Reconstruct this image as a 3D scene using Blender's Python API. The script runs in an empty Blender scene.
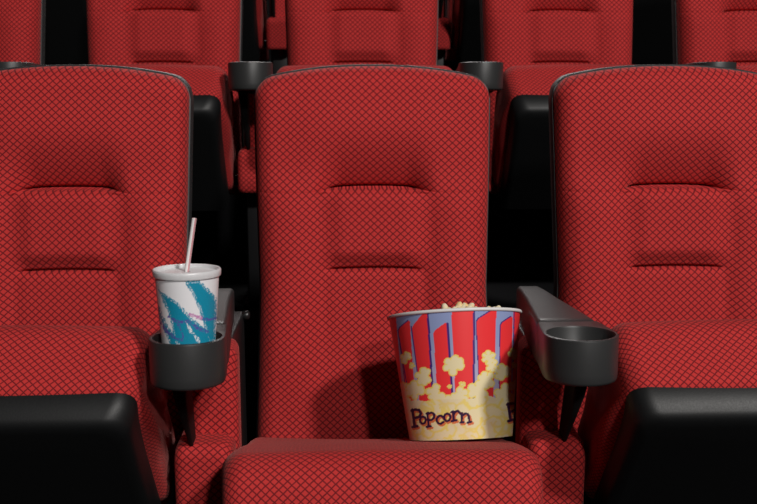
import bpy, bmesh, math, random
import numpy as np
from mathutils import Vector, Matrix

random.seed(4)
rng = np.random.default_rng(7)
S = bpy.context.scene
COL = S.collection
PI = math.pi
R_ = math.radians


# ------------------------------------------------------------------ materials
def new_mat(name):
    m = bpy.data.materials.new(name)
    m.use_nodes = True
    nt = m.node_tree
    b = nt.nodes['Principled BSDF']
    return m, nt, b


def N(nt, typ, **kw):
    n = nt.nodes.new(typ)
    for k, v in kw.items():
        setattr(n, k, v)
    return n


def M2(nt, op, a, b=None, c=None):
    n = nt.nodes.new('ShaderNodeMath')
    n.operation = op
    for i, v in enumerate((a, b, c)):
        if v is None:
            continue
        if isinstance(v, (int, float)):
            n.inputs[i].default_value = v
        else:
            nt.links.new(v, n.inputs[i])
    return n.outputs[0]


def make_fabric():
    """red upholstery woven with a lattice of dark diamonds; UVs are in metres"""
    m, nt, b = new_mat('red_lattice_fabric')
    L = nt.links
    uv = N(nt, 'ShaderNodeUVMap')
    nz = N(nt, 'ShaderNodeTexNoise')
    nz.inputs['Scale'].default_value = 170
    nz.inputs['Detail'].default_value = 2
    L.new(uv.outputs[0], nz.inputs['Vector'])
    sep = N(nt, 'ShaderNodeSeparateXYZ')
    L.new(uv.outputs[0], sep.inputs[0])
    u = M2(nt, 'MULTIPLY', sep.outputs[0], 1 / .0140)
    v = M2(nt, 'MULTIPLY', sep.outputs[1], 1 / .0129)
    wob = M2(nt, 'MULTIPLY_ADD', nz.outputs['Fac'], .16, -.08)
    u = M2(nt, 'ADD', u, wob)

    def tri(x):
        f = M2(nt, 'FRACT', x)
        f = M2(nt, 'SUBTRACT', f, .5)
        return M2(nt, 'ABSOLUTE', f)          # .5 on the line, 0 mid-cell
    t1 = tri(M2(nt, 'ADD', u, v))
    t2 = tri(M2(nt, 'SUBTRACT', u, v))
    t = M2(nt, 'MAXIMUM', t1, t2)
    mr = N(nt, 'ShaderNodeMapRange')
    mr.interpolation_type = 'SMOOTHSTEP'
    mr.inputs['From Min'].default_value = .335
    mr.inputs['From Max'].default_value = .455
    L.new(t, mr.inputs['Value'])
    # fine weave inside each diamond
    wv = N(nt, 'ShaderNodeTexNoise')
    wv.inputs['Scale'].default_value = 900
    wv.inputs['Detail'].default_value = 1
    L.new(uv.outputs[0], wv.inputs['Vector'])
    base = N(nt, 'ShaderNodeMix', data_type='RGBA')
    base.inputs['A'].default_value = (.45, .021, .021, 1)
    base.inputs['B'].default_value = (.66, .050, .046, 1)
    L.new(wv.outputs['Fac'], base.inputs['Factor'])
    mix = N(nt, 'ShaderNodeMix', data_type='RGBA')
    L.new(mr.outputs[0], mix.inputs['Factor'])
    L.new(base.outputs['Result'], mix.inputs['A'])
    mix.inputs['B'].default_value = (.150, .008, .012, 1)
    L.new(mix.outputs['Result'], b.inputs['Base Color'])
    b.inputs['Roughness'].default_value = .85
    b.inputs['Specular IOR Level'].default_value = .22
    b.inputs['Sheen Weight'].default_value = .10
    b.inputs['Sheen Roughness'].default_value = .4
    b.inputs['Sheen Tint'].default_value = (1, .55, .5, 1)
    hgt = M2(nt, 'SUBTRACT', 1.0, mr.outputs[0])
    hgt = M2(nt, 'MULTIPLY_ADD', wv.outputs['Fac'], .35, hgt)
    bp = N(nt, 'ShaderNodeBump')
    bp.inputs['Strength'].default_value = .35
    bp.inputs['Distance'].default_value = .0012
    L.new(hgt, bp.inputs['Height'])
    L.new(bp.outputs[0], b.inputs['Normal'])
    return m


def make_plastic(name, col, rough, bump=.15, scale=420, spec=.5):
    m, nt, b = new_mat(name)
    b.inputs['Base Color'].default_value = (*col, 1)
    b.inputs['Roughness'].default_value = rough
    b.inputs['Specular IOR Level'].default_value = spec
    tc = N(nt, 'ShaderNodeTexCoord')
    nz = N(nt, 'ShaderNodeTexNoise')
    nz.inputs['Scale'].default_value = scale
    nz.inputs['Detail'].default_value = 2
    nt.links.new(tc.outputs['Object'], nz.inputs['Vector'])
    bp = N(nt, 'ShaderNodeBump')
    bp.inputs['Strength'].default_value = bump
    bp.inputs['Distance'].default_value = .0006
    nt.links.new(nz.outputs['Fac'], bp.inputs['Height'])
    nt.links.new(bp.outputs[0], b.inputs['Normal'])
    mr = N(nt, 'ShaderNodeMapRange')
    mr.inputs['To Min'].default_value = rough - .06
    mr.inputs['To Max'].default_value = rough + .06
    nt.links.new(nz.outputs['Fac'], mr.inputs['Value'])
    nt.links.new(mr.outputs[0], b.inputs['Roughness'])
    return m


def make_print(name, rough, coat=0.0, transl=0.0):
    m, nt, b = new_mat(name)
    at = N(nt, 'ShaderNodeAttribute')
    at.attribute_name = 'print'
    nt.links.new(at.outputs['Color'], b.inputs['Base Color'])
    b.inputs['Roughness'].default_value = rough
    b.inputs['Coat Weight'].default_value = coat
    b.inputs['Coat Roughness'].default_value = .25
    if transl:
        b.inputs['Subsurface Weight'].default_value = transl
        b.inputs['Subsurface Radius'].default_value = (.004, .004, .004)
    return m


FABRIC = make_fabric()
SHELL = make_plastic('black_shell_plastic', (.006, .0065, .007), .5, spec=.42)
ARM = make_plastic('black_armrest_plastic', (.030, .0305, .031), .42, .05)
BACKSHELL = make_plastic('dark_grey_back_shell', (.030, .030, .031), .52, .05)
METAL = make_plastic('black_painted_metal', (.012, .012, .013), .4)
BOLT = make_plastic('dark_steel_bolt', (.012, .012, .012), .35)
FIN = make_plastic('matt_black_fin', (.004, .004, .004), .7, .1, 300, .2)
CARPET = make_plastic('black_carpet', (.006, .006, .007), .95, .8, 160, .1)
WALLM = make_plastic('black_wall_paint', (.006, .006, .007), .9, .3, 60, .1)
BUCKET_PRINT = make_print('printed_bucket_card', .36, .12)
CUP_PRINT = make_print('printed_cup_plastic', .4, 0, .15)
WHITE_CARD = make_plastic('white_card', (.80, .79, .78), .5, .05)
LID = make_plastic('white_translucent_lid', (.90, .90, .92), .3, .02)
LID.node_tree.nodes['Principled BSDF'].inputs['Transmission Weight'].default_value = .25


def make_straw():
    m, nt, b = new_mat('white_straw_with_pink_stripe')
    tc = N(nt, 'ShaderNodeTexCoord')
    sp = N(nt, 'ShaderNodeSeparateXYZ')
    nt.links.new(tc.outputs['Object'], sp.inputs[0])
    a = M2(nt, 'ARCTAN2', sp.outputs[1], sp.outputs[0])
    # two stripes run the length of the straw
    w = M2(nt, 'SINE', M2(nt, 'MULTIPLY_ADD', a, 2.0, .6))
    k = M2(nt, 'GREATER_THAN', w, .55)
    mx = N(nt, 'ShaderNodeMix', data_type='RGBA')
    mx.inputs['A'].default_value = (.90, .86, .86, 1)
    mx.inputs['B'].default_value = (.68, .33, .36, 1)
    nt.links.new(k, mx.inputs['Factor'])
    nt.links.new(mx.outputs['Result'], b.inputs['Base Color'])
    b.inputs['Roughness'].default_value = .35
    return m


STRAW = make_straw()


def make_popcorn_mat():
    m, nt, b = new_mat('buttered_popcorn')
    tc = N(nt, 'ShaderNodeTexCoord')
    nz = N(nt, 'ShaderNodeTexNoise')
    nz.inputs['Scale'].default_value = 90
    nz.inputs['Detail'].default_value = 3
    nt.links.new(tc.outputs['Object'], nz.inputs['Vector'])
    mx = N(nt, 'ShaderNodeMix', data_type='RGBA')
    mx.inputs['A'].default_value = (.80, .70, .48, 1)
    mx.inputs['B'].default_value = (.82, .52, .16, 1)
    mr = N(nt, 'ShaderNodeMapRange')
    mr.inputs['From Min'].default_value = .48
    mr.inputs['From Max'].default_value = .68
    nt.links.new(nz.outputs['Fac'], mr.inputs['Value'])
    nt.links.new(mr.outputs[0], mx.inputs['Factor'])
    nt.links.new(mx.outputs['Result'], b.inputs['Base Color'])
    b.inputs['Roughness'].default_value = .75
    b.inputs['Subsurface Weight'].default_value = .15
    b.inputs['Subsurface Radius'].default_value = (.003, .002, .001)
    return m


POPM = make_popcorn_mat()


# -------------------------------------------------------------------- helpers
def link(name, me, mat=None, parent=None, mw=None):
    o = bpy.data.objects.new(name, me)
    COL.objects.link(o)
    if mat is not None:
        me.materials.append(mat)
    if parent is not None:
        o.parent = parent
    if mw is not None:
        o.matrix_local = mw
    return o


def finish(bm, name, mat, parent=None, smooth=True, angle=None):
    bmesh.ops.recalc_face_normals(bm, faces=bm.faces)
    me = bpy.data.meshes.new(name)
    bm.to_mesh(me)
    bm.free()
    if smooth:
        me.polygons.foreach_set('use_smooth', [True] * len(me.polygons))
    if angle is not None:
        me.set_sharp_from_angle(angle=R_(angle))
    return link(name, me, mat, parent)


def loft(bm, rings, uvs=None, closed=True, cap0=True, cap1=True):
    """rings: list of point lists; uvs: same shape, one extra entry per ring if closed"""
    uvl = bm.loops.layers.uv.verify() if uvs else None
    V = [[bm.verts.new(p) for p in r] for r in rings]
    n = len(rings[0])
    for i in range(len(rings) - 1):
        for j in range(n if closed else n - 1):
            k = (j + 1) % n
            q = [V[i][j], V[i][k], V[i + 1][k], V[i + 1][j]]
            try:
                f = bm.faces.new(q)
            except ValueError:
                continue
            if uvs:
                for lp, t in zip(f.loops, (uvs[i][j], uvs[i][j + 1], uvs[i + 1][j + 1], uvs[i + 1][j])):
                    lp[uvl].uv = t
    for c, idx in ((cap0, 0), (cap1, -1)):
        if c and closed:
            f = bm.faces.new(V[idx])
            if uvs:
                for lp, t in zip(f.loops, uvs[idx]):
                    lp[uvl].uv = t
    return V


def rrect(x0, x1, y0, y1, r, n=6):
    """rounded rectangle, counter-clockwise"""
    if not isinstance(r, (tuple, list)):
        r = (r,) * 4
    out = []
    for (cx, cy, a0, rr, sx, sy) in ((x1, y0, -90, r[0], -1, 1), (x1, y1, 0, r[1], -1, -1),
                                     (x0, y1, 90, r[2], 1, -1), (x0, y0, 180, r[3], 1, 1)):
        for k in range(n + 1):
            a = R_(a0 + 90 * k / n)
            out.append((cx + sx * rr + rr * math.cos(a), cy + sy * rr + rr * math.sin(a)))
    return out


def lathe(bm, prof, n=64, cx=0, cy=0, close=False):
    rings = [[(cx + r * math.cos(2 * PI * k / n), cy + r * math.sin(2 * PI * k / n), z) for k in range(n)] for r, z in prof]
    return loft(bm, rings, None, True, False, False)


def box_bm(bm, x0, x1, y0, y1, z0, z1, r=.004, n=3):
    """box with rounded edges"""
    rings = []
    zs = []
    for k in range(n + 1):
        a = R_(90 * k / n)
        zs.append((z0 + r - r * math.cos(a), r - r * math.sin(a)))
    for z, ins in zs:
        rings.append([(x, y, z) for x, y in rrect(x0 + ins, x1 - ins, y0 + ins, y1 - ins, max(r - ins, .0004), n)])
    for z, ins in reversed([(z1 - (z - z0), i) for z, i in zs]):
        rings.append([(x, y, z) for x, y in rrect(x0 + ins, x1 - ins, y0 + ins, y1 - ins, max(r - ins, .0004), n)])
    return loft(bm, rings)


def cyl_bm(bm, p0, p1, r, n=20, bev=.001):
    p0, p1 = Vector(p0), Vector(p1)
    d = (p1 - p0)
    L = d.length
    q = d.to_track_quat('Z', 'Y').to_matrix()
    rings = []
    for z, rr in ((0, r - bev), (bev, r), (L - bev, r), (L, r - bev)):
        rings.append([p0 + q @ Vector((rr * math.cos(2 * PI * k / n), rr * math.sin(2 * PI * k / n), z)) for k in range(n)])
    return loft(bm, rings)


def thing(name, label, cat, loc=(0, 0, 0), group=None, rot=None):
    o = bpy.data.objects.new(name, None)
    COL.objects.link(o)
    o.empty_display_size = .05
    o.location = loc
    if rot:
        o.rotation_euler = rot
    tag(o, label, cat, group)
    return o


def tag(o, label, cat, group=None):
    o['label'] = label
    o['category'] = cat
    if group:
        o['group'] = group
    return o


def copy_tree(root, children, loc, label, group):
    r = root.copy()
    COL.objects.link(r)
    r.location = loc
    tag(r, label, root['category'], group)
    cmap = {}

    def rec(src, par):
        for ch in children.get(src, []):
            c = ch.copy()
            COL.objects.link(c)
            c.parent = par
            cmap[ch] = c
            rec(ch, c)
    rec(root, r)
    return r, cmap


def kids(root):
    d = {}

    def rec(o):
        d[o] = list(o.children)
        for c in o.children:
            rec(c)
    rec(root)
    return d


def struct(o):
    o['kind'] = 'structure'
    return o


# ------------------------------------------------------------------ the house
RISE, PITCH, SPACE = .380, 1.10, .570
FLOOR_EDGES = [-8.5, .36, .36 + PITCH, .36 + 2 * PITCH, 4.6]


def build_setting():
    bm = bmesh.new()
    W = 6.0
    prof = []
    for i in range(4):
        prof.append((FLOOR_EDGES[i], RISE * i))
        prof.append((FLOOR_EDGES[i + 1], RISE * i))
    prof += [(4.6, -.2), (-8.5, -.2)]
    loft(bm, [[(-W, y, z) for y, z in prof], [(W, y, z) for y, z in prof]])
    struct(finish(bm, 'floor', CARPET, smooth=False))
    for nm, a in (('wall_left', (-W - .1, -W, -8.6, 4.7)), ('wall_right', (W, W + .1, -8.6, 4.7)),
                  ('wall_back', (-W, W, 4.6, 4.7)), ('wall_front', (-W, W, -8.6, -8.5))):
        bm = bmesh.new()
        box_bm(bm, *a, -.2, 7.2, r=.002, n=1)
        struct(finish(bm, nm, WALLM, smooth=False))
    bm = bmesh.new()
    box_bm(bm, -W - .1, W + .1, -8.6, 4.7, 7.2, 7.3, r=.002, n=1)
    struct(finish(bm, 'ceiling', WALLM, smooth=False))


build_setting()


# ------------------------------------------------------------- theatre seats
BACK_S = .72            # length of the backrest cushion, bottom to top of arch


def smooth01(x):
    x = np.clip(x, 0, 1)
    return x * x * (3 - 2 * x)


def back_hw(z):
    """half width of the back at height z above the floor"""
    return np.interp(z, [.30, .42, .62, .80, 1.05], [.225, .220, .2140, .2190, .2240])


def back_y(z):
    """rearward position of the front face, before padding relief"""
    return np.interp(z, [.28, .40, .55, .70, .85, 1.05], [-.062, -.050, -.028, -.004, .022, .062])


Z0, Z1 = .285, 1.031    # bottom and top-centre of the back
ARCH, CR = .026, .034


def back_point(t, s, grow=0.0, drop=0.0):
    """outline-filling map: t in [-1,1] across, s in [0,1] up"""
    z = Z0 + (Z1 + grow - Z0) * s
    top = Z1 + grow
    rr = CR + grow
    hw = back_hw(z) + grow
    d = z - (top - rr)
    cor = np.where(d > 0, rr - np.sqrt(np.maximum(rr * rr - d * d, 0)), 0)
    hw = hw - cor
    x = t * hw
    zz = z - ARCH * (np.abs(x) / .22) ** 2.2 * smooth01((s - .55) / .45)
    return x, zz, hw


def build_back(parent):
    nt_, ns = 121, 300
    th = np.linspace(-1, 1, nt_)
    t = np.sin(th * PI / 2) * .55 + th * .45            # denser toward the edges
    ss = np.linspace(0, 1, ns)
    # rows crowd together at the creases and round the top
    fine = np.linspace(0, 1, 4000)
    zf = Z0 + (Z1 - Z0) * fine
    den = 1 + 5 * np.exp(-((zf - .803) / .018) ** 2) + 4 * np.exp(-((zf - .657) / .016) ** 2) + 2.5 * np.clip((fine - .93) / .07, 0, 1)
    cum = np.concatenate([[0], np.cumsum(den[:-1])])
    s = np.interp(ss, cum / cum[-1], fine)
    T, Sg = np.meshgrid(t, s)
    X, Z, HW = back_point(T, Sg)
    z = Z
    y = back_y(z)
    e_side = (1 - np.abs(T)) * HW
    e_top = (1 - Sg) * (Z1 - Z0)
    RS = .036

    def edge(e):
        q = 1 - np.clip(e / RS, 0, 1)
        return np.sqrt(np.maximum(1 - q * q, 0))
    pad = .042 * np.minimum(edge(e_side), 1) * edge(e_top)
    # relief: head rest roll, creased centre panel, side bolsters
    ax = np.abs(X)
    cr1 = .803 + .003 * (1 - (X / .08) ** 2)
    cr2 = .657 + .002 * (1 - (X / .08) ** 2)
    wc = smooth01((.090 - ax) / .016)                      # where the creases run
    wcs = smooth01((.120 - ax) / .06)
    relief = np.zeros_like(X)
    # head rest: full at z .92, rolling in toward the crease
    relief += .010 * np.exp(-((z - .915) / .06) ** 2) * smooth01((.20 - ax) / .12)
    up = np.clip((z - cr1) / .125, 0, 1)
    relief -= .054 * (.5 * (1 - up) ** 2 + .5 * (1 - np.sqrt(np.maximum(1 - (1 - up) ** 2, 0)))) * (z > cr1) * wcs
    below = smooth01((cr1 - z) / .006)
    rowf = below * smooth01((z - .36) / .16)
    # bolsters either side and the panel set back between them
    relief += .016 * np.exp(-((ax - .155) / .048) ** 2) * smooth01((.85 - z) / .09) * smooth01((z - .36) / .16)
    relief -= .010 * smooth01((.125 - ax) / .055) * rowf
    # panel pillowed between the two creases
    dz1 = np.clip((cr1 - z) / .022, 0, 1)
    pill = np.sqrt(np.maximum(1 - (1 - dz1) ** 2, 0)) * smooth01((z - cr2 + .004) / .042) * (z < cr1) * (z > cr2)
    relief += .021 * pill * smooth01((.112 - ax) / .056)
    # swell under the lower crease
    dz2 = np.clip((cr2 - z) / .020, 0, 1)
    relief += .009 * np.sqrt(np.maximum(1 - (1 - dz2) ** 2, 0)) * smooth01((z - .40) / .2) * (z < cr2) * smooth01((.10 - ax) / .03)
    # sharp creases
    relief -= .016 * np.exp(-((z - cr1) / .0034) ** 2) * wc
    relief -= .012 * np.exp(-((z - cr2) / .0030) ** 2) * wc
    # seam right across at the upper crease
    relief -= .0014 * np.exp(-((z - .800) / .0022) ** 2)
    ed = edge(e_side) * edge(e_top)
    Y = y - pad - relief * ed + .012
    bm = bmesh.new()
    uvl = bm.loops.layers.uv.verify()
    V = [[bm.verts.new((X[i, j], Y[i, j], Z[i, j])) for j in range(nt_)] for i in range(ns)]
    # fabric coordinates follow the surface
    dl = np.sqrt(np.diff(Z[:, nt_ // 2]) ** 2 + np.diff(y[:, nt_ // 2]) ** 2)
    vv = np.concatenate([[0], np.cumsum(dl)])
    VV = vv[:, None] + (Z - Z[:, nt_ // 2][:, None])
    dxy = np.sqrt(np.diff(X, axis=1) ** 2 + np.diff(y - pad, axis=1) ** 2)
    UU = np.concatenate([np.zeros((ns, 1)), np.cumsum(dxy, axis=1)], axis=1)
    UU = UU - UU[:, nt_ // 2][:, None]
    for i in range(ns - 1):
        for j in range(nt_ - 1):
            f = bm.faces.new((V[i][j], V[i][j + 1], V[i + 1][j + 1], V[i + 1][j]))
            for lp, (a, b) in zip(f.loops, ((i, j), (i, j + 1), (i + 1, j + 1), (i + 1, j))):
                lp[uvl].uv = (UU[a, b], VV[a, b])
    # fold the rim straight back into the shell
    rim = [V[i][0] for i in range(ns)] + [V[-1][j] for j in range(1, nt_)] + [V[i][-1] for i in range(ns - 2, -1, -1)] + \
          [V[0][j] for j in range(nt_ - 2, 0, -1)]
    back = [bm.verts.new((v.co.x * .99, v.co.y + .03, v.co.z)) for v in rim]
    n = len(rim)
    for k in range(n):
        f = bm.faces.new((rim[k], back[k], back[(k + 1) % n], rim[(k + 1) % n]))
        for lp in f.loops:
            lp[uvl].uv = (lp.vert.co.x + lp.vert.co.y, lp.vert.co.z)
    f = bm.faces.new(back)
    o = finish(bm, 'back_cushion', FABRIC, parent)
    return o


def build_back_shell(parent):
    """moulded shell wrapped round the rear of the back cushion"""
    bm = bmesh.new()
    g = .0035
    path = []
    for k in range(40):
        path.append((-1.0, k / 39 * .975))
    for k in range(14):
        path.append((-1.0, .975 + .025 * (k + 1) / 14))
    for k in range(1, 40):
        path.append((-1 + 2 * k / 40, 1.0))
    for k in range(14):
        path.append((1.0, 1 - .025 * k / 14))
    for k in range(39, -1, -1):
        path.append((1.0, k / 39 * .975))
    rings = []
    for gg, dy, sc in ((-.0005, .0135, 1), (g - .0015, .014, 1), (g, .017, 1), (g, .044, 1), (g - .006, .060, 1), (-.012, .070, 1), (-.05, .078, 1)):
        ring = []
        for t, s in path:
            x, zz, hw = back_point(np.array(float(t)), np.array(float(s)), max(gg, -.03))
            x, zz = float(x), float(zz)
            if gg < 0:
                x *= 1 + gg / .25
                zz = zz + (gg if s > .9 else gg * .3)
            ring.append((x, float(back_y(np.array(zz))) + dy + .004, zz))
        rings.append(ring)
    loft(bm, rings, None, True, False, True)
    return finish(bm, 'back_shell', BACKSHELL, parent, angle=50)


# folding seat pan, drawn in its own frame: y = -a (forward), z = n (up), hinge at origin
SEAT_W = .232
SEAT_A = .362


def build_cushion(parent, matrix):
    nx = 61
    th = np.linspace(-1, 1, nx)
    xs = SEAT_W * (np.sin(th * PI / 2) * .6 + th * .4)
    NP = 12
    rings, uvs = [], []
    for x in xs:
        e = SEAT_W - abs(x)
        R1 = .032
        q = 1 - min(e / R1, 1)
        ins_n = R1 * (1 - math.sqrt(max(1 - q * q, 0)))
        R2 = .030
        q2 = 1 - min(e / R2, 1)
        ins_a = R2 * (1 - math.sqrt(max(1 - q2 * q2, 0))) * .9
        a1 = SEAT_A - ins_a
        n1 = .075 - ins_n
        n0 = -.073 + ins_n * .55
        r = (.022, .058, .03, .02)
        k = min(1, (n1 - n0) / .148)
        rc = [min(v * max(k, .25), (n1 - n0) * .49) for v in r]
        base = []
        # start at rear bottom -> nose bottom -> nose top -> rear top
        poly = []
        def seg(p, q_, m):
            for i in range(m):
                f = i / m
                poly.append((p[0] + (q_[0] - p[0]) * f, p[1] + (q_[1] - p[1]) * f))
        a0 = .02
        seg((a0, n0), (a1 - rc[0], n0), 10)
        for i in range(9):
            an = R_(-90 + 90 * i / 9)
            poly.append((a1 - rc[0] + rc[0] * math.cos(an), n0 + rc[0] + rc[0] * math.sin(an)))
        seg((a1, n0 + rc[0]), (a1, n1 - rc[1]), 6)
        for i in range(12):
            an = R_(90 * i / 12)
            poly.append((a1 - rc[1] + rc[1] * math.cos(an), n1 - rc[1] + rc[1] * math.sin(an)))
        seg((a1 - rc[1], n1), (a0 + rc[2], n1), 26)
        for i in range(7):
            an = R_(90 + 90 * i / 7)
            poly.append((a0 + rc[2] + rc[2] * math.cos(an), n1 - rc[2] + rc[2] * math.sin(an)))
        seg((a0, n1 - rc[2]), (a0, n0), 5)
        pts = []
        for a, n in poly:
            # slight crown across the top and the nose, gentle dish toward the rear
            c = 1 - (x / SEAT_W) ** 2
            if n > 0:
                n += .003 * c - .010 * c * float(smooth01((.25 - a) / .2))
            a += .004 * c * float(smooth01((a - .2) / .15))
            w = 1 - .04 * float(smooth01((.20 - a) / .06)) + .012 * math.exp(-((a - .26) / .04) ** 2)
            w -= (.034 + .03 * float(smooth01((.03 - n) / .1))) * float(smooth01((a - .27) / .095))
            pts.append((x * w, -a, n))
        rings.append(pts)
    mid = rings[nx // 2]
    for i, rg in enumerate(rings):
        L = [0.0]
        m = len(rg)
        for j in range(m):
            p, q_ = Vector(mid[j]), Vector(mid[(j + 1) % m])
            L.append(L[-1] + (q_ - p).length)
        uvs.append([(xs[i], l) for l in L])
    # follow the fall of the ends so the lattice wraps round them
    ends = np.zeros(nx)
    for i in range(1, nx):
        d = np.mean([(Vector(rings[i][j]) - Vector(rings[i - 1][j])).length for j in range(30, 60)])
        ends[i] = ends[i - 1] + d
    ends -= ends[nx // 2]
    uvs = [[(ends[i] * 1.14, l * 1.14) for _, l in r] for i, r in enumerate(uvs)]
    bm = bmesh.new()
    loft(bm, rings, uvs)
    o = finish(bm, 'seat_cushion', FABRIC, parent)
    o.matrix_local = matrix
    return o


def build_pan(parent, matrix):
    bm = bmesh.new()

    def outline(af, wf, wr, r, n):
        pts = []
        # rear right -> front right corner -> front left corner -> rear left
        m = 12
        p0 = (wr, 0.0)
        p1 = (wf, af - r)
        for i in range(m):
            f = i / m
            pts.append((p0[0] + (p1[0] - p0[0]) * f ** 2.6, -(p0[1] + (p1[1] - p0[1]) * f), n))
        for i in range(11):
            an = R_(90 * i / 10)
            pts.append((wf - r + r * math.cos(an), -(af - r + r * math.sin(an)), n))
        lft = [(-x, y, z) for x, y, z in reversed(pts)]
        return pts + lft
    AF = SEAT_A
    lv = [(AF - .004, .216, .208, .03, -0.0430), (AF - .003, .218, .210, .03, -0.0650), (AF - .004, .217, .209, .032, -0.0830),
          (AF - .010, .212, .206, .034, -0.1000), (AF - .014, .208, .203, .034, -0.1070), (AF - .022, .200, .196, .034, -0.1110),
          (AF - .034, .189, .187, .034, -0.1125)]
    rings = [outline(*a) for a in lv]
    loft(bm, rings)
    o = finish(bm, 'seat_pan', SHELL, parent, angle=40)
    o.matrix_local = matrix
    return o


HINGE = (0, -.240, .345)


def pan_matrix(deg):
    # tip the nose up by deg about the hinge line
    return Matrix.Translation(HINGE) @ Matrix.Rotation(R_(-deg), 4, 'X')


def build_hinge(parent):
    bm = bmesh.new()
    cyl_bm(bm, (-.233, HINGE[1], HINGE[2]), (.233, HINGE[1], HINGE[2]), .014)
    for sx in (-1, 1):
        box_bm(bm, sx * .16 - .018, sx * .16 + .018, -.24, -.02, .290, .325, .004)
    return finish(bm, 'hinge_bar', METAL, parent, angle=40)


def make_seat(deg, label, loc, group=None):
    t = thing('theater_seat', label, 'seat', loc, group)
    build_back(t)
    build_back_shell(t)
    m = pan_matrix(deg)
    build_cushion(t, m)
    build_pan(t, m)
    build_hinge(t)
    return t


FOLD = 50.5
OPEN = 15.5
SAG = Matrix.Translation((-.003, 0, -.0105))     # the lowered cushion settles under its load
seat = make_seat(FOLD, 'red cinema seat with tipped-up cushion, behind the white and teal cup at left', (-SPACE, 0, 0), None)
K = kids(seat)
GROUP_F, GROUP_M, GROUP_B = 'front row cinema seats', 'middle row cinema seats', 'rear row cinema seats glimpsed between backrests'
tag(seat, seat['label'], 'seat', GROUP_F)


def place(x, row, label, group, deg=None):
    r, cm = copy_tree(seat, K, (x, PITCH * row, RISE * row), label, group)
    if deg is not None:
        for src, c in cm.items():
            if src.name.startswith(('seat_cushion', 'seat_pan')):
                c.matrix_local = SAG @ pan_matrix(deg)
    return r


place(0, 0, 'red cinema seat with lowered cushion holding the popcorn bucket', GROUP_F, OPEN)
place(SPACE, 0, 'red cinema seat with tipped-up cushion, right of the empty cup holder and popcorn bucket', GROUP_F)
place(-2 * SPACE, 1, 'red cinema seat at top left corner, cut off by the left edge', GROUP_M)
place(-SPACE, 1, 'red cinema seat directly behind the seat with the cup', GROUP_M)
place(0, 1, 'red cinema seat directly behind the seat with the popcorn bucket', GROUP_M)
place(SPACE, 1, 'red cinema seat in second row, directly right of the one behind the popcorn seat', GROUP_M)
place(2 * SPACE, 1, 'red cinema seat at top right corner, cut off by the right edge', GROUP_M)
place(-2 * SPACE, 2, 'dark tipped-up seat in the rear row, in the gap at far upper left', GROUP_B)
place(-SPACE, 2, 'dark tipped-up seat in the rear row, in the gap left of the middle backrest', GROUP_B)
place(SPACE, 2, 'dark tipped-up seat in the rear row, in the gap right of the middle backrest', GROUP_B)
place(2 * SPACE, 2, 'dark tipped-up seat in the rear row, in the gap at far upper right', GROUP_B)


# ----------------------------------------------------------------- armrests
HC = (-.500, .0535)       # holder centre y and outer radius
ATOP = .640


def build_arm_beam(parent):
    """sloping-sided arm: narrow and thin at the rear, deep where it meets the holder"""
    bm = bmesh.new()
    secs = []
    for y, hw, zt, zb in ((-.065, .014, ATOP - .014, ATOP - .040), (-.071, .019, ATOP - .006, ATOP - .050), (-.085, .022, ATOP - .002, ATOP - .055),
                          (-.13, .0245, ATOP, ATOP - .062), (-.20, .029, ATOP, ATOP - .068), (-.27, .035, ATOP, ATOP - .070),
                          (-.33, .0405, ATOP, ATOP - .070), (-.385, .045, ATOP, ATOP - .070), (-.4125, .0459, ATOP, ATOP - .070), (-.4150, .0452, ATOP - .0022, ATOP - .069)):
        secs.append([(x, y, z) for x, z in rrect(-hw, hw, zb, zt, (.010, .008, .008, .010), 5)])
    loft(bm, secs)
    return finish(bm, 'arm_pad', ARM, parent, angle=45)


def build_holder(parent):
    """open cup ring with a flat plate running back to the pad"""
    bm = bmesh.new()
    cy, r = HC
    ri = .0480

    def outer(rr, yb, hwb):
        pts = []
        n = 40
        # half circle at the front, straight sides to the rear
        for k in range(n + 1):
            a = PI + PI * k / n
            pts.append((rr * math.cos(a), cy + rr * math.sin(a)))
        m = 8
        for k in range(1, m + 1):
            f = k / m
            pts.append((rr + (hwb - rr) * f ** 1.4, cy + (yb - cy) * f))
        for k in range(1, 9):
            f = k / 9
            pts.append((hwb - 2 * hwb * f, yb))
        for k in range(m, 0, -1):
            f = k / m
            pts.append((-(rr + (hwb - rr) * f ** 1.4), cy + (yb - cy) * f))
        return pts

    def inner(rr, z, ref):
        out = []
        for x, y in ref:
            a = math.atan2(y - cy, x)
            out.append((rr * math.cos(a), cy + rr * math.sin(a), z))
        return out
    yb, hb = -.418, .0462
    ref = outer(r, yb, hb)
    zt, zb = ATOP, ATOP - .066
    rings = []
    rings.append(inner(.012, zb + .006, ref))
    rings.append(inner(ri - .006, zb + .006, ref))
    rings.append(inner(ri - .003, zb + .010, ref))
    rings.append(inner(ri, zt - .003, ref))
    rings.append(inner(ri + .0012, zt, ref))
    for ins, z in ((.0022, zt), (.0006, zt - .0008), (0, zt - .003), (.0002, zt - .05), (.0006, zb + .005), (.002, zb + .0014), (.005, zb)):
        rings.append([(x, y, z) for x, y in outer(r - ins, yb, hb - ins)])
    rings.append([(x * .3, cy + (y - cy) * .3, zb) for x, y in outer(r - .005, yb, hb - .005)])
    loft(bm, rings)
    return finish(bm, 'cup_holder', ARM, parent, angle=45)


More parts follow.
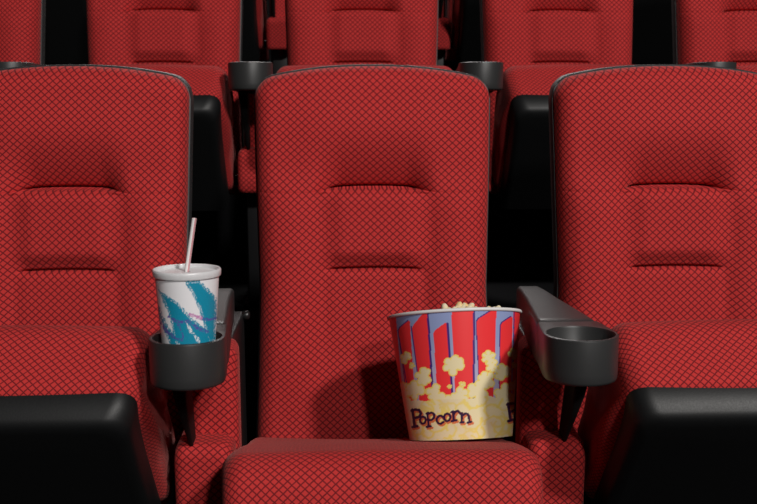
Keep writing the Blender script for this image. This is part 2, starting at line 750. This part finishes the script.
def fabric_block(parent, name, hw, y0, y1, z0, z1, rt):
    """upholstered block; y0 is the front. lofted bottom to top with a rolled front and top"""
    bm = bmesh.new()
    prof = []            # (y, z) path: bottom front, up the front, over the top, to the rear, back down
    n = 10
    for k in range(9):
        prof.append((y0, z0 + (z1 - rt - z0) * k / 9))
    for k in range(n):
        a = R_(180 - 90 * k / n)
        prof.append((y0 + rt + rt * math.cos(a), z1 - rt + rt * math.sin(a)))
    for k in range(6):
        prof.append((y0 + rt + (y1 - y0 - rt) * k / 5, z1))
    for k in range(1, 6):
        prof.append((y1, z1 + (z0 - z1) * k / 5))
    xs, rings, uvs = [], [], []
    m = 31
    Rr = min(.020, hw * .5)
    L = [0.0]
    for j in range(len(prof)):
        p, q = prof[j], prof[(j + 1) % len(prof)]
        L.append(L[-1] + math.hypot(q[0] - p[0], q[1] - p[1]))
    yc, zc = (y0 + y1) / 2, (z0 + z1) / 2
    ul = 0
    prev = None
    for k in range(m):
        t = -1 + 2 * k / (m - 1)
        x = hw * (math.sin(t * PI / 2) * .6 + t * .4)
        e = hw - abs(x)
        q = 1 - min(e / Rr, 1)
        ins = Rr * (1 - math.sqrt(max(1 - q * q, 0)))
        sy = ((y1 - y0) / 2 - ins) / ((y1 - y0) / 2)
        top = ins
        ring = [(x, yc + (y - yc) * sy, z - top * smooth01(np.array((z - z0) / (z1 - z0)))) for y, z in prof]
        ring = [(a, b, float(c)) for a, b, c in ring]
        if prev:
            ul += (Vector(ring[4]) - Vector(prev[4])).length
        prev = ring
        rings.append(ring)
        uvs.append([(ul, l) for l in L])
    loft(bm, rings, uvs)
    return finish(bm, name, FABRIC, parent)


# the arm itself rises a little toward its cup holder
ARM_M = Matrix.Translation((0, -.08, ATOP - .004)) @ Matrix.Rotation(R_(-2.9), 4, 'X') @ Matrix.Translation((0, .08, -ATOP))


def build_armrest(label, loc, group):
    t = thing('armrest', label, 'armrest', loc, group)
    for o in (build_arm_beam(t), build_holder(t)):
        o.matrix_local = Matrix.Translation((.006, 0, 0)) @ ARM_M
    # upholstered standard under the arm and its wider foot block
    fabric_block(t, 'upholstered_panel', .040, -.300, -.230, .30, ATOP - .058, .012).location.x = .012
    fabric_block(t, 'upholstered_foot', .047, -.360, -.215, .325, .438, .022)
    # tapering black fin that carries the holder
    bm = bmesh.new()
    secs = []
    for z, y0, y1, h0 in ((ATOP - .052, -.458, -.39, .0125), (.54, -.436, -.37, .009), (.49, -.398, -.34, .0055), (.430, -.345, -.31, .003)):
        secs.append([(x, y, z) for x, y in rrect(-h0, h0, y0, y1, min(h0 * .9, .004), 3)])
    loft(bm, secs)
    finish(bm, 'arm_bracket', FIN, t, angle=40).location.x = -.018
    # black steel post behind the panel, with a foot plate
    bm = bmesh.new()
    box_bm(bm, -.040, .040, -.228, -.035, .012, ATOP - .06, .005)
    box_bm(bm, -.030, .030, -.30, -.04, .012, .327, .004)
    p = finish(bm, 'steel_post', METAL, t, angle=40)
    bm = bmesh.new()
    box_bm(bm, -.045, .045, -.29, -.02, 0, .014, .004)
    finish(bm, 'foot_plate', METAL, p, angle=40)
    for sx in (-1, 1):
        bm = bmesh.new()
        cyl_bm(bm, (sx * .038, -.050, .575), (sx * .052, -.050, .575), .0085, 18, .003)
        finish(bm, 'bolt', BOLT, p, angle=50)
    return t


ag = 'armrests of the front row', 'armrests of the middle row', 'rear row armrests glimpsed between backrests'
arm = build_armrest('black armrest with red side panel, its cup holder holding the teal cup', (-.284, 0, 0), ag[0])
KA = kids(arm)


def place_arm(x, row, label):
    r, cm = copy_tree(arm, KA, (x, PITCH * row, RISE * row), label, ag[row])
    if x > 0:                       # the fin sits on the aisle side of each arm
        for src, c in cm.items():
            if src.name.startswith(('arm_bracket', 'upholstered_panel', 'arm_pad', 'cup_holder')):
                c.location.x = -src.location.x * (.6 if 'bracket' in src.name else 1)
    return r


place_arm(.288, 0, 'black armrest with empty cup holder, right of the popcorn bucket')
place_arm(-1.5 * SPACE, 1, 'dark cup holder armrest barely showing over the top left seat with the cup')
place_arm(-SPACE / 2, 1, 'black cup holder armrest between seats, behind left shoulder of the popcorn seat')
place_arm(SPACE / 2, 1, 'black cup holder armrest between seats, behind right shoulder of the popcorn seat')
place_arm(1.5 * SPACE, 1, 'dark cup holder armrest peeking over the backrest of the front right seat')
place_arm(-SPACE / 2, 2, 'red upholstered armrest foot in rear row, left of the middle backrest')
place_arm(SPACE / 2, 2, 'red upholstered armrest foot in rear row, right of the middle backrest')


# ------------------------------------------------------------- printed surfaces
def srgb(r, g, b):
    c = np.array([r, g, b]) / 255.
    return np.where(c <= .04045, c / 12.92, ((c + .055) / 1.055) ** 2.4)


def seg_d(px, py, pts):
    d = np.full(px.shape, 1e9)
    for (x0, y0), (x1, y1) in zip(pts[:-1], pts[1:]):
        dx, dy = x1 - x0, y1 - y0
        L2 = dx * dx + dy * dy + 1e-9
        t = np.clip(((px - x0) * dx + (py - y0) * dy) / L2, 0, 1)
        d = np.minimum(d, np.hypot(px - x0 - t * dx, py - y0 - t * dy))
    return d


def poly_in(px, py, pts):
    ins = np.zeros(px.shape, bool)
    n = len(pts)
    for i in range(n):
        x0, y0 = pts[i]
        x1, y1 = pts[(i + 1) % n]
        if y0 == y1:
            continue
        c = (y0 > py) != (y1 > py)
        ins ^= c & (px < (x1 - x0) * (py - y0) / (y1 - y0) + x0)
    return ins


def hnoise(x, y, seed):
    """smooth value noise on a lattice"""
    r = np.random.default_rng(seed).random((64, 64))
    xi, yi = np.floor(x).astype(int), np.floor(y).astype(int)
    fx, fy = x - xi, y - yi
    fx, fy = fx * fx * (3 - 2 * fx), fy * fy * (3 - 2 * fy)
    a = r[xi % 64, yi % 64] * (1 - fx) + r[(xi + 1) % 64, yi % 64] * fx
    b = r[xi % 64, (yi + 1) % 64] * (1 - fx) + r[(xi + 1) % 64, (yi + 1) % 64] * fx
    return a * (1 - fy) + b * fy


def bucket_print(x, y):
    """artwork on an unrolled sheet; x 0..360 across the front half, y 0 top .. 340 bottom"""
    C = np.empty(x.shape + (3,))
    blue, red, navy, lav = srgb(148, 162, 206), srgb(250, 58, 62), srgb(70, 42, 126), srgb(190, 182, 212)
    cream, yel, gold = srgb(242, 228, 182), srgb(244, 220, 116), srgb(214, 176, 70)
    C[:] = blue
    low = np.clip((y - 70) / 120, 0, 1)[..., None]
    C[:] = C * (1 - low) + lav * low
    stripes = [  # (top-left x,y) (top-right x,y) bottom right / left x at y 260
        ((-30, -10), (30, -10), 50, 8, 0), ((38, 34), (70, 18), 84, 64, 1), ((76, 30), (114, -4), 128, 96, 2),
        ((131, 50), (164, 32), 176, 142, 2), ((176, -10), (230, -10), 226, 186, 2), ((238, 26), (288, -2), 276, 246, 1),
        ((298, 36), (330, 18), 320, 292, 3), ((332, -10), (372, -10), 352, 326, 0),
        ((372, 30), (392, 14), 380, 360, 1)]
    for (tl, tr, br, bl, edge) in stripes:
        tl, tr, br, bl = (tl[0] - 5, tl[1]), (tr[0] - 5, tr[1]), br - 4, bl - 4
        p = [(tl[0], tl[1] + 8), (tl[0] + 4, tl[1]), (tr[0] - 3, tr[1]), (tr[0], tr[1] + 4), (br, 262), (bl, 262)]
        if edge in (2,):
            q = [(a + 5, b - 1) for a, b in p]
            C[poly_in(x, y, q)] = navy
        if edge in (1, 3):
            q = [(a - 2.2, b - 2) for a, b in p]
            C[poly_in(x, y, q)] = navy
        C[poly_in(x, y, p)] = red
    # thin navy edging of the tall stripes
    for pts in (((31, 40), (57, 200)), ((69, 34), (91, 220)), ((329, 0), (325, 160))):
        C[seg_d(x, y, pts) < 1.3] = navy
    # drawn popcorn: clusters of lobes with yellow rims
    rr = np.random.default_rng(3)
    blobs = [(52, 116, 17, 9), (70, 138, 9, 0), (100, 170, 24, 12), (78, 205, 26, 10), (44, 195, 16, 8), (175, 145, 27, 18),
             (166, 200, 6, 0), (262, 128, 19, 12), (270, 150, 18, 8), (296, 168, 23, 14), (256, 186, 24, 14), (326, 118, 15, 9),
             (330, 150, 10, 6), (128, 212, 22, 10), (196, 196, 9, 0), (190, 226, 24, 12), (236, 214, 28, 14), (300, 222, 24, 10),
             (330, 206, 18, 8), (40, 226, 26, 12), (150, 240, 26, 10), (345, 230, 20, 9)]
    wob = 2.2 * (hnoise(x / 7 + 9, y / 7 + 3, 5) - .5)
    mound = y > 232 + 12 * (hnoise(x / 26 + 2, y * 0 + 1, 8) - .5)
    C[mound] = cream
    fld = np.full(x.shape, 1e9)
    rim = np.full(x.shape, 1e9)
    lobes = []
    for bx, by, br, sp in blobs:
        lobes.append((bx, by, br * .62))
        for k in range(6):
            a = k * PI / 3 + rr.random() * .8
            lobes.append((bx + math.cos(a) * br * .62, by + math.sin(a) * br * .62, br * (.36 + .12 * rr.random())))
    for lx, ly, lr in lobes:
        fld = np.minimum(fld, np.hypot(x - lx, y - ly) - lr)
    fld = fld + wob
    ins = fld < 0
    C[ins] = cream
    C[ins & (fld > -3.4) & ~mound] = yel
    # soft yellow outlines inside the heap
    heap = [(rr.random() * 400 - 20, 232 + rr.random() * 120, 14 + rr.random() * 12) for _ in range(46)]
    for lx, ly, lr in heap:
        d = np.abs(np.hypot(x - lx, (y - ly)) - lr + 2.5 * wob)
        arc = (np.arctan2(y - ly, x - lx) + lx) % 6.28 < 3.9
        k = (np.clip(1.3 - d / 4.0, 0, 1) * arc * mound * .95)[..., None]
        C[:] = C * (1 - k) + yel * k
    tint = (np.clip(hnoise(x / 30 + 4, y / 30 + 7, 12) - .45, 0, 1) * .9 * mound)[..., None]
    C[:] = C * (1 - tint) + srgb(222, 200, 172) * tint
    # lettering
    glyph = {
        'P': [((2, 0), (7, 38)), ((0, 2), (8, 0), (17, 1), (21, 8), (18, 16), (6, 19)), ((2, 39), (13, 37))],
        'o': [((9, 2), (15, 5), (17, 12), (14, 20), (8, 22), (2, 18), (1, 10), (4, 4), (9, 2))],
        'p': [((2, 2), (5, 34)), ((0, 3), (4, 1)), ((4, 4), (12, 1), (18, 6), (17, 14), (11, 19), (5, 18)), ((0, 35), (10, 34))],
        'c': [((16, 6), (12, 2), (6, 3), (2, 9), (2, 16), (6, 21), (12, 22), (17, 18))],
        'r': [((3, 3), (6, 24)), ((0, 4), (4, 2)), ((5, 10), (9, 3), (15, 1), (18, 5)), ((1, 25), (11, 23))],
        'n': [((3, 2), (3, 23)), ((0, 3), (4, 1)), ((4, 8), (10, 3), (16, 4), (19, 10), (20, 24)), ((0, 24), (7, 23)), ((16, 25), (24, 23))]}

    def word(chars, ox, oy, sc):
        for off, col, w in (((3.2, 4.2), srgb(222, 120, 74), 3.4), ((0, 0), srgb(52, 22, 62), 2.9)):
            for ch, gx, gy, gs in chars:
                for st in glyph[ch]:
                    pts = [(ox + off[0] + (gx + a * gs) * sc, oy + off[1] + (gy + b * gs) * sc) for a, b in st]
                    C[seg_d(x, y, pts) < w * (1.25 if ch == 'P' else 1)] = col
    W = [('P', 0, 0, 1.2), ('o', 22, 17, .95), ('p', 40, 8, 1.1), ('c', 64, 16, 1.05), ('o', 83, 11, 1.0), ('r', 102, 6, 1.1), ('n', 124, 12, 1.1)]
    word(W, 68, 257, 1.0)
    word(W, 308, 252, 1.0)
    word(W, -180, 254, 1.0)
    return C


def cup_print(x, y):
    """abstract brush strokes; x 0..310 over the front half, y 0 rim .. 330"""
    C = np.empty(x.shape + (3,))
    C[:] = srgb(244, 243, 247)
    teal, pur, pink = srgb(24, 146, 178), srgb(92, 84, 170), srgb(206, 140, 190)
    nz = hnoise(x / 6 + y / 40, y / 22 + x / 50, 21)
    nz2 = hnoise(x / 2.2 + 5, y / 3.5, 33)
    rag = (nz - .5) * 16 + (nz2 - .5) * 13

    def patch(pts, extra=0.0):
        # ragged-edged swathe
        d = np.full(x.shape, 1e9)
        d = np.minimum(d, seg_d(x, y, pts + pts[:1]))
        sd = np.where(poly_in(x, y, pts), -d, d)
        return (sd < rag * .62 + extra) & ~((sd > -13) & (nz2 > .68))
    white = srgb(244, 243, 247)
    C[patch([(186, 132), (262, 132), (318, 200), (346, 250), (342, 330), (332, 470), (292, 470), (276, 370), (252, 270), (214, 180)])] = teal
    C[patch([(60, 186), (104, 206), (160, 250), (214, 318), (262, 366), (306, 430), (318, 480), (150, 480), (126, 420), (108, 310), (84, 250)])] = teal
    C[patch([(48, 232), (70, 300), (104, 372), (150, 430), (150, 480), (112, 480), (74, 380), (52, 300)])] = teal
    C[patch([(176, 326), (206, 362), (262, 452), (250, 470), (206, 400)], -2) & (nz2 > .3)] = white
    C[patch([(62, 400), (104, 440), (110, 480), (70, 480)], -2)] = white
    C[patch([(70, 250), (100, 296), (112, 340), (96, 320)], -3) & (nz2 > .35)] = white
    C[(seg_d(x, y, [(108, 320), (150, 345), (200, 340), (246, 380), (292, 408)]) < 7 + rag * .5) & (nz2 > .42)] = pur
    C[(seg_d(x, y, [(58, 350), (96, 400), (140, 432), (172, 440)]) < 7 + rag * .5) & (nz2 > .42)] = pur
    C[(seg_d(x, y, [(150, 350), (176, 420), (168, 440)]) < 4 + rag * .4) & (nz2 > .45)] = pur
    C[(seg_d(x, y, [(212, 306), (250, 326), (300, 346), (345, 352)]) < 6 + rag * .4) & (nz2 > .4)] = pur
    C[(seg_d(x, y, [(216, 308), (262, 328)]) < 8 + rag * .4) & (nz2 > .3)] = pink
    return C


def printed_cone(name, rb, rt, h, nth, nh, func, mat, parent, wall, floor_t, z_in=None):
    """conical card vessel: printed outside, plain inside; one mesh, two materials"""
    th = np.linspace(0, 2 * PI, nth, endpoint=False)
    hh = np.linspace(0, 1, nh)
    TH, H = np.meshgrid(th, hh)
    rad = rb + (rt - rb) * H
    P = np.stack([rad * np.sin(TH), -rad * np.cos(TH), h * H], -1)     # th 0 faces -Y
    col = func(TH, H)
    verts = [tuple(p) for p in P.reshape(-1, 3)]
    cols = col.reshape(-1, 3)
    faces, mi = [], []
    for i in range(nh - 1):
        for j in range(nth):
            k = (j + 1) % nth
            faces.append((i * nth + j, i * nth + k, (i + 1) * nth + k, (i + 1) * nth + j))
            mi.append(0)
    # inside
    n2 = 64
    base = len(verts)
    prof = [(rt - .0002, h), (rt - wall, h), (rb - wall + .15 * (rt - rb), h * .15), (rb - wall, floor_t), (.001, floor_t)]
    prof2 = [(rb, 0), (rb - .004, 0), (rb - .006, .004), (.001, .004)]
    for pr_, flip in ((prof, False), (prof2, True)):
        b0 = len(verts)
        for r, z in pr_:
            for k in range(n2):
                a = 2 * PI * k / n2
                verts.append((r * math.sin(a), -r * math.cos(a), z))
        for i in range(len(pr_) - 1):
            for k in range(n2):
                q = (k + 1) % n2
                f = (b0 + i * n2 + k, b0 + i * n2 + q, b0 + (i + 1) * n2 + q, b0 + (i + 1) * n2 + k)
                faces.append(f[::-1] if flip else f)
                mi.append(1)
    me = bpy.data.meshes.new(name)
    me.from_pydata(verts, [], faces)
    me.materials.append(mat)
    me.materials.append(WHITE_CARD)
    me.polygons.foreach_set('material_index', mi)
    me.polygons.foreach_set('use_smooth', [True] * len(faces))
    at = me.attributes.new('print', 'FLOAT_COLOR', 'POINT')
    full = np.ones((len(verts), 4), np.float32)
    full[:, :3] = .8
    full[:len(cols), :3] = cols
    at.data.foreach_set('color', full.ravel())
    me.update()
    me.set_sharp_from_angle(angle=R_(60))
    o = bpy.data.objects.new(name, me)
    COL.objects.link(o)
    o.parent = parent
    return o


def torus_bm(bm, R, r, z, n=96, m=12, sq=1.0):
    rings = [[((R + r * math.cos(2 * PI * j / m)) * math.sin(2 * PI * i / n), (R + r * math.cos(2 * PI * j / m)) * -math.cos(2 * PI * i / n),
               z + r * sq * math.sin(2 * PI * j / m)) for i in range(n)] for j in range(m)]
    rings.append(rings[0])
    V = [[bm.verts.new(p) for p in rg] for rg in rings[:-1]]
    V.append(V[0])
    for j in range(m):
        for i in range(n):
            k = (i + 1) % n
            bm.faces.new((V[j][i], V[j][k], V[j + 1][k], V[j + 1][i]))


# ------------------------------------------------------------- popcorn bucket
BK_RB, BK_RT, BK_H = .0835, .1082, .199
BASE = SAG @ pan_matrix(OPEN) @ Vector((.132, -.118, .0752))
bucket = thing('popcorn_bucket', 'red striped paper popcorn bucket resting on the lowered seat cushion', 'bucket',
               (.132, *BASE[1:]), None, (R_(18.8) * -1, R_(-2.0), 0))
bucket.rotation_mode = 'XYZ'


def bp(TH, H):
    # artwork repeats on the two halves of the bucket
    a = (TH + .12 + PI / 2) % PI - PI / 2
    # keep drawn proportions: the front half circle spans about 565 sheet units
    x = 180 + 180 * np.sin(a)
    y = 340 * (1 - H)
    return bucket_print((59 * y / 340) + x * (347 - 84 * y / 340) / 360, y)


printed_cone('bucket_wall', BK_RB, BK_RT, BK_H, 560, 230, bp, BUCKET_PRINT, bucket, .0012, .012)
bm = bmesh.new()
torus_bm(bm, BK_RT + .0005, .0028, BK_H)
finish(bm, 'rolled_rim', WHITE_CARD, bucket)


def popcorn_mesh(seed):
    r = random.Random(seed)
    bm = bmesh.new()
    bmesh.ops.create_icosphere(bm, subdivisions=4, radius=1)
    lobes = [(Vector((r.uniform(-1, 1), r.uniform(-1, 1), r.uniform(-.8, 1))).normalized(), r.uniform(.5, .8)) for _ in range(7)]
    for v in bm.verts:
        d = v.co.normalized()
        h = .45
        for ax, s in lobes:
            c = max(d.dot(ax), 0)
            h = max(h, .38 + s * c ** 5)
        v.co = d * h * .0145 * (1 + .05 * math.sin(d.x * 19) * math.sin(d.y * 23))
    bmesh.ops.smooth_vert(bm, verts=bm.verts, factor=.4, use_axis_x=True, use_axis_y=True, use_axis_z=True)
    me = bpy.data.meshes.new('popcorn_piece')
    bm.to_mesh(me)
    bm.free()
    me.polygons.foreach_set('use_smooth', [True] * len(me.polygons))
    me.materials.append(POPM)
    return me


bpy.context.view_layer.update()
BMW = Matrix.Translation(bucket.location) @ bucket.rotation_euler.to_matrix().to_4x4()
# bed of popcorn filling the bucket (nobody could count it)
bm = bmesh.new()
rings = []
rf = random.Random(9)
nr, na = 30, 120
for i in range(nr + 1):
    rr = (BK_RT - .0045) * (1 - i / nr)
    ring = []
    for k in range(na):
        a = 2 * PI * k / na
        x, y = rr * math.cos(a), rr * math.sin(a)
        lump = .005 * float(hnoise(np.array(x * 70 + 20), np.array(y * 70 + 20), 14))
        ring.append((x, y, BK_H - .025 + lump + .007 * (1 - (rr / BK_RT) ** 2)))
    rings.append(ring)
low = [[(x * s, y * s, z) for x, y, z in [(p[0], p[1], zz) for p in rings[0]]] for s, zz in ((.79, .03), (.95, .16))]
loft(bm, low + rings)
fill = finish(bm, 'popcorn', POPM)
fill.matrix_world = BMW
fill['kind'] = 'stuff'
tag(fill, 'buttered popcorn filling the red striped bucket', 'popcorn')

variants = [popcorn_mesh(s) for s in range(5)]
spots = []
rp = random.Random(21)
# pieces along the near rim that peek over it, then the rest of the top layer
for a, rr_, dz in ((-128, .088, .003), (-118, .090, .0), (-104, .084, .008), (-98, .092, .004), (-92, .082, .011), (-85, .09, .007), (-80, .083, .011),
                   (-72, .089, .006), (-66, .084, .0), (-52, .086, .004), (-46, .09, .006), (-36, .088, .001), (-140, .088, .0)):
    spots.append((rr_ * math.cos(R_(a)), rr_ * math.sin(R_(a)), dz))
tries = 0
while len(spots) < 40 and tries < 4000:
    tries += 1
    a, r0 = rp.uniform(0, 2 * PI), .088 * math.sqrt(rp.random())
    p = (r0 * math.cos(a), r0 * math.sin(a))
    if all(math.hypot(p[0] - q[0], p[1] - q[1]) > .021 for q in spots):
        spots.append((p[0], p[1], rp.uniform(-.002, .003)))
for i, (x, y, dz) in enumerate(spots):
    o = bpy.data.objects.new('popcorn_piece', variants[i % 5])
    COL.objects.link(o)
    s = rp.uniform(.8, 1.05)
    o.matrix_world = BMW @ Matrix.Translation((x, y, BK_H - .0105 + dz + .003 * (1 - (math.hypot(x, y) / .1) ** 2))) @ \
        Matrix.Rotation(rp.uniform(0, 6.28), 4, Vector((rp.uniform(-1, 1), rp.uniform(-1, 1), rp.uniform(-1, 1))).normalized()) @ Matrix.Diagonal((s, s, s, 1))
    tag(o, 'piece of popcorn heaped at the rim of the red striped bucket', 'popcorn', 'popcorn pieces on top of the bucket')


# ---------------------------------------------------------------- drink cup
CUP_H, CUP_RB, CUP_RT = .153, .0340, .0448
CUP_Z = ATOP - .066 + .0062
CUP_BASE = Matrix.Translation((-.276, 0, 0)) @ ARM_M @ Vector((0, HC[0], CUP_Z + .0006))
cup = thing('drink_cup', 'white plastic cup with teal brush strokes, standing in the left cup holder', 'cup', CUP_BASE, None, (R_(-2.9), 0, 0))


def cp(TH, H):
    a = (TH - .155 + PI / 2) % PI - PI / 2
    y = 105 + (1 - H) * 565
    k = (y - 105) / 345
    lo, hi = 40 + 25 * k, 365 - 30 * k
    return cup_print(lo + (hi - lo) * (.5 + .5 * np.sin(a)), y)


printed_cone('cup_wall', CUP_RB, CUP_RT, CUP_H, 420, 220, cp, CUP_PRINT, cup, .001, .006)
bm = bmesh.new()
lathe(bm, [(.0050, CUP_H - .001), (.0411, CUP_H - .001), (.0426, CUP_H + .0008), (.0438, CUP_H + .0032), (.0462, CUP_H + .0036), (.0472, CUP_H + .0026),
           (.0476, CUP_H), (.0473, CUP_H - .0045), (.0467, CUP_H - .0064), (.0460, CUP_H - .0066), (.0454, CUP_H - .005), (.0452, CUP_H - .0005),
           (.0450, CUP_H + .0006), (.0426, CUP_H - .0005), (.0411, CUP_H - .0018), (.0050, CUP_H - .0018), (.0050, CUP_H - .001)], 96)
finish(bm, 'lid', LID, cup, angle=45)

# straw: passes through the hole in the lid
bm = bmesh.new()
SL, sr = .205, .0033
prof = [(sr - .0004, .0), (sr, .0), (sr, SL), (sr - .0004, SL), (sr - .0004, .0)]
lathe(bm, prof, 24)
straw = finish(bm, 'drinking_straw', STRAW, angle=50)
hole = CUP_BASE + Matrix.Rotation(R_(-2.9), 3, 'X') @ Vector((0, 0, CUP_H))
direc = Vector((.165, .06, 1)).normalized()
straw.rotation_mode = 'QUATERNION'
straw.rotation_quaternion = direc.to_track_quat('Z', 'Y')
straw.location = hole - direc * .130
tag(straw, 'white drinking straw with pink stripe, leaning in the lid of the cup', 'straw')


# ---------------------------------------------------------------- light
def area(name, loc, target, size, power, col=(1, 1, 1), sy=None):
    l = bpy.data.lights.new(name, 'AREA')
    l.energy = power
    l.color = col
    l.size = size
    if sy:
        l.shape = 'RECTANGLE'
        l.size_y = sy
    o = bpy.data.objects.new(name, l)
    COL.objects.link(o)
    o.location = loc
    o.rotation_euler = (Vector(target) - Vector(loc)).to_track_quat('-Z', 'Y').to_euler()
    return o


area('house_lamp_right', (3.7, -6.2, 6.36), (0, .5, .8), .60, 480, (1, .96, .92))
area('house_lamp_front', (1.36, -6.2, 3.9), (0, .5, .8), .3, 128, (1, .97, .94))
area('house_lamp_rear', (0, 4.5, 3.8), (0, 0, .7), 2.6, 95, (1, .97, .95), .5)

w = bpy.data.worlds.new('World')
S.world = w
w.use_nodes = True
w.node_tree.nodes['Background'].inputs[0].default_value = (.5, .5, .55, 1)
w.node_tree.nodes['Background'].inputs[1].default_value = .0

# ---------------------------------------------------------------- camera
cam = bpy.data.cameras.new('camera')
co = bpy.data.objects.new('camera', cam)
COL.objects.link(co)
cam.sensor_width = 36
cam.lens = 36 * 1018 / 757
cam.clip_start = .05
co.location = (-.055, -1.9, 1.038)
co.rotation_euler = (R_(90 - 10.55), 0, R_(-1.94))
cam.dof.use_dof = True
cam.dof.focus_distance = 1.7
cam.dof.aperture_fstop = 9
S.camera = co

S.view_settings.view_transform = 'Standard'
S.view_settings.look = 'None'
S.view_settings.exposure = 0
S.view_settings.gamma = 1
S.view_settings.use_curve_mapping = False
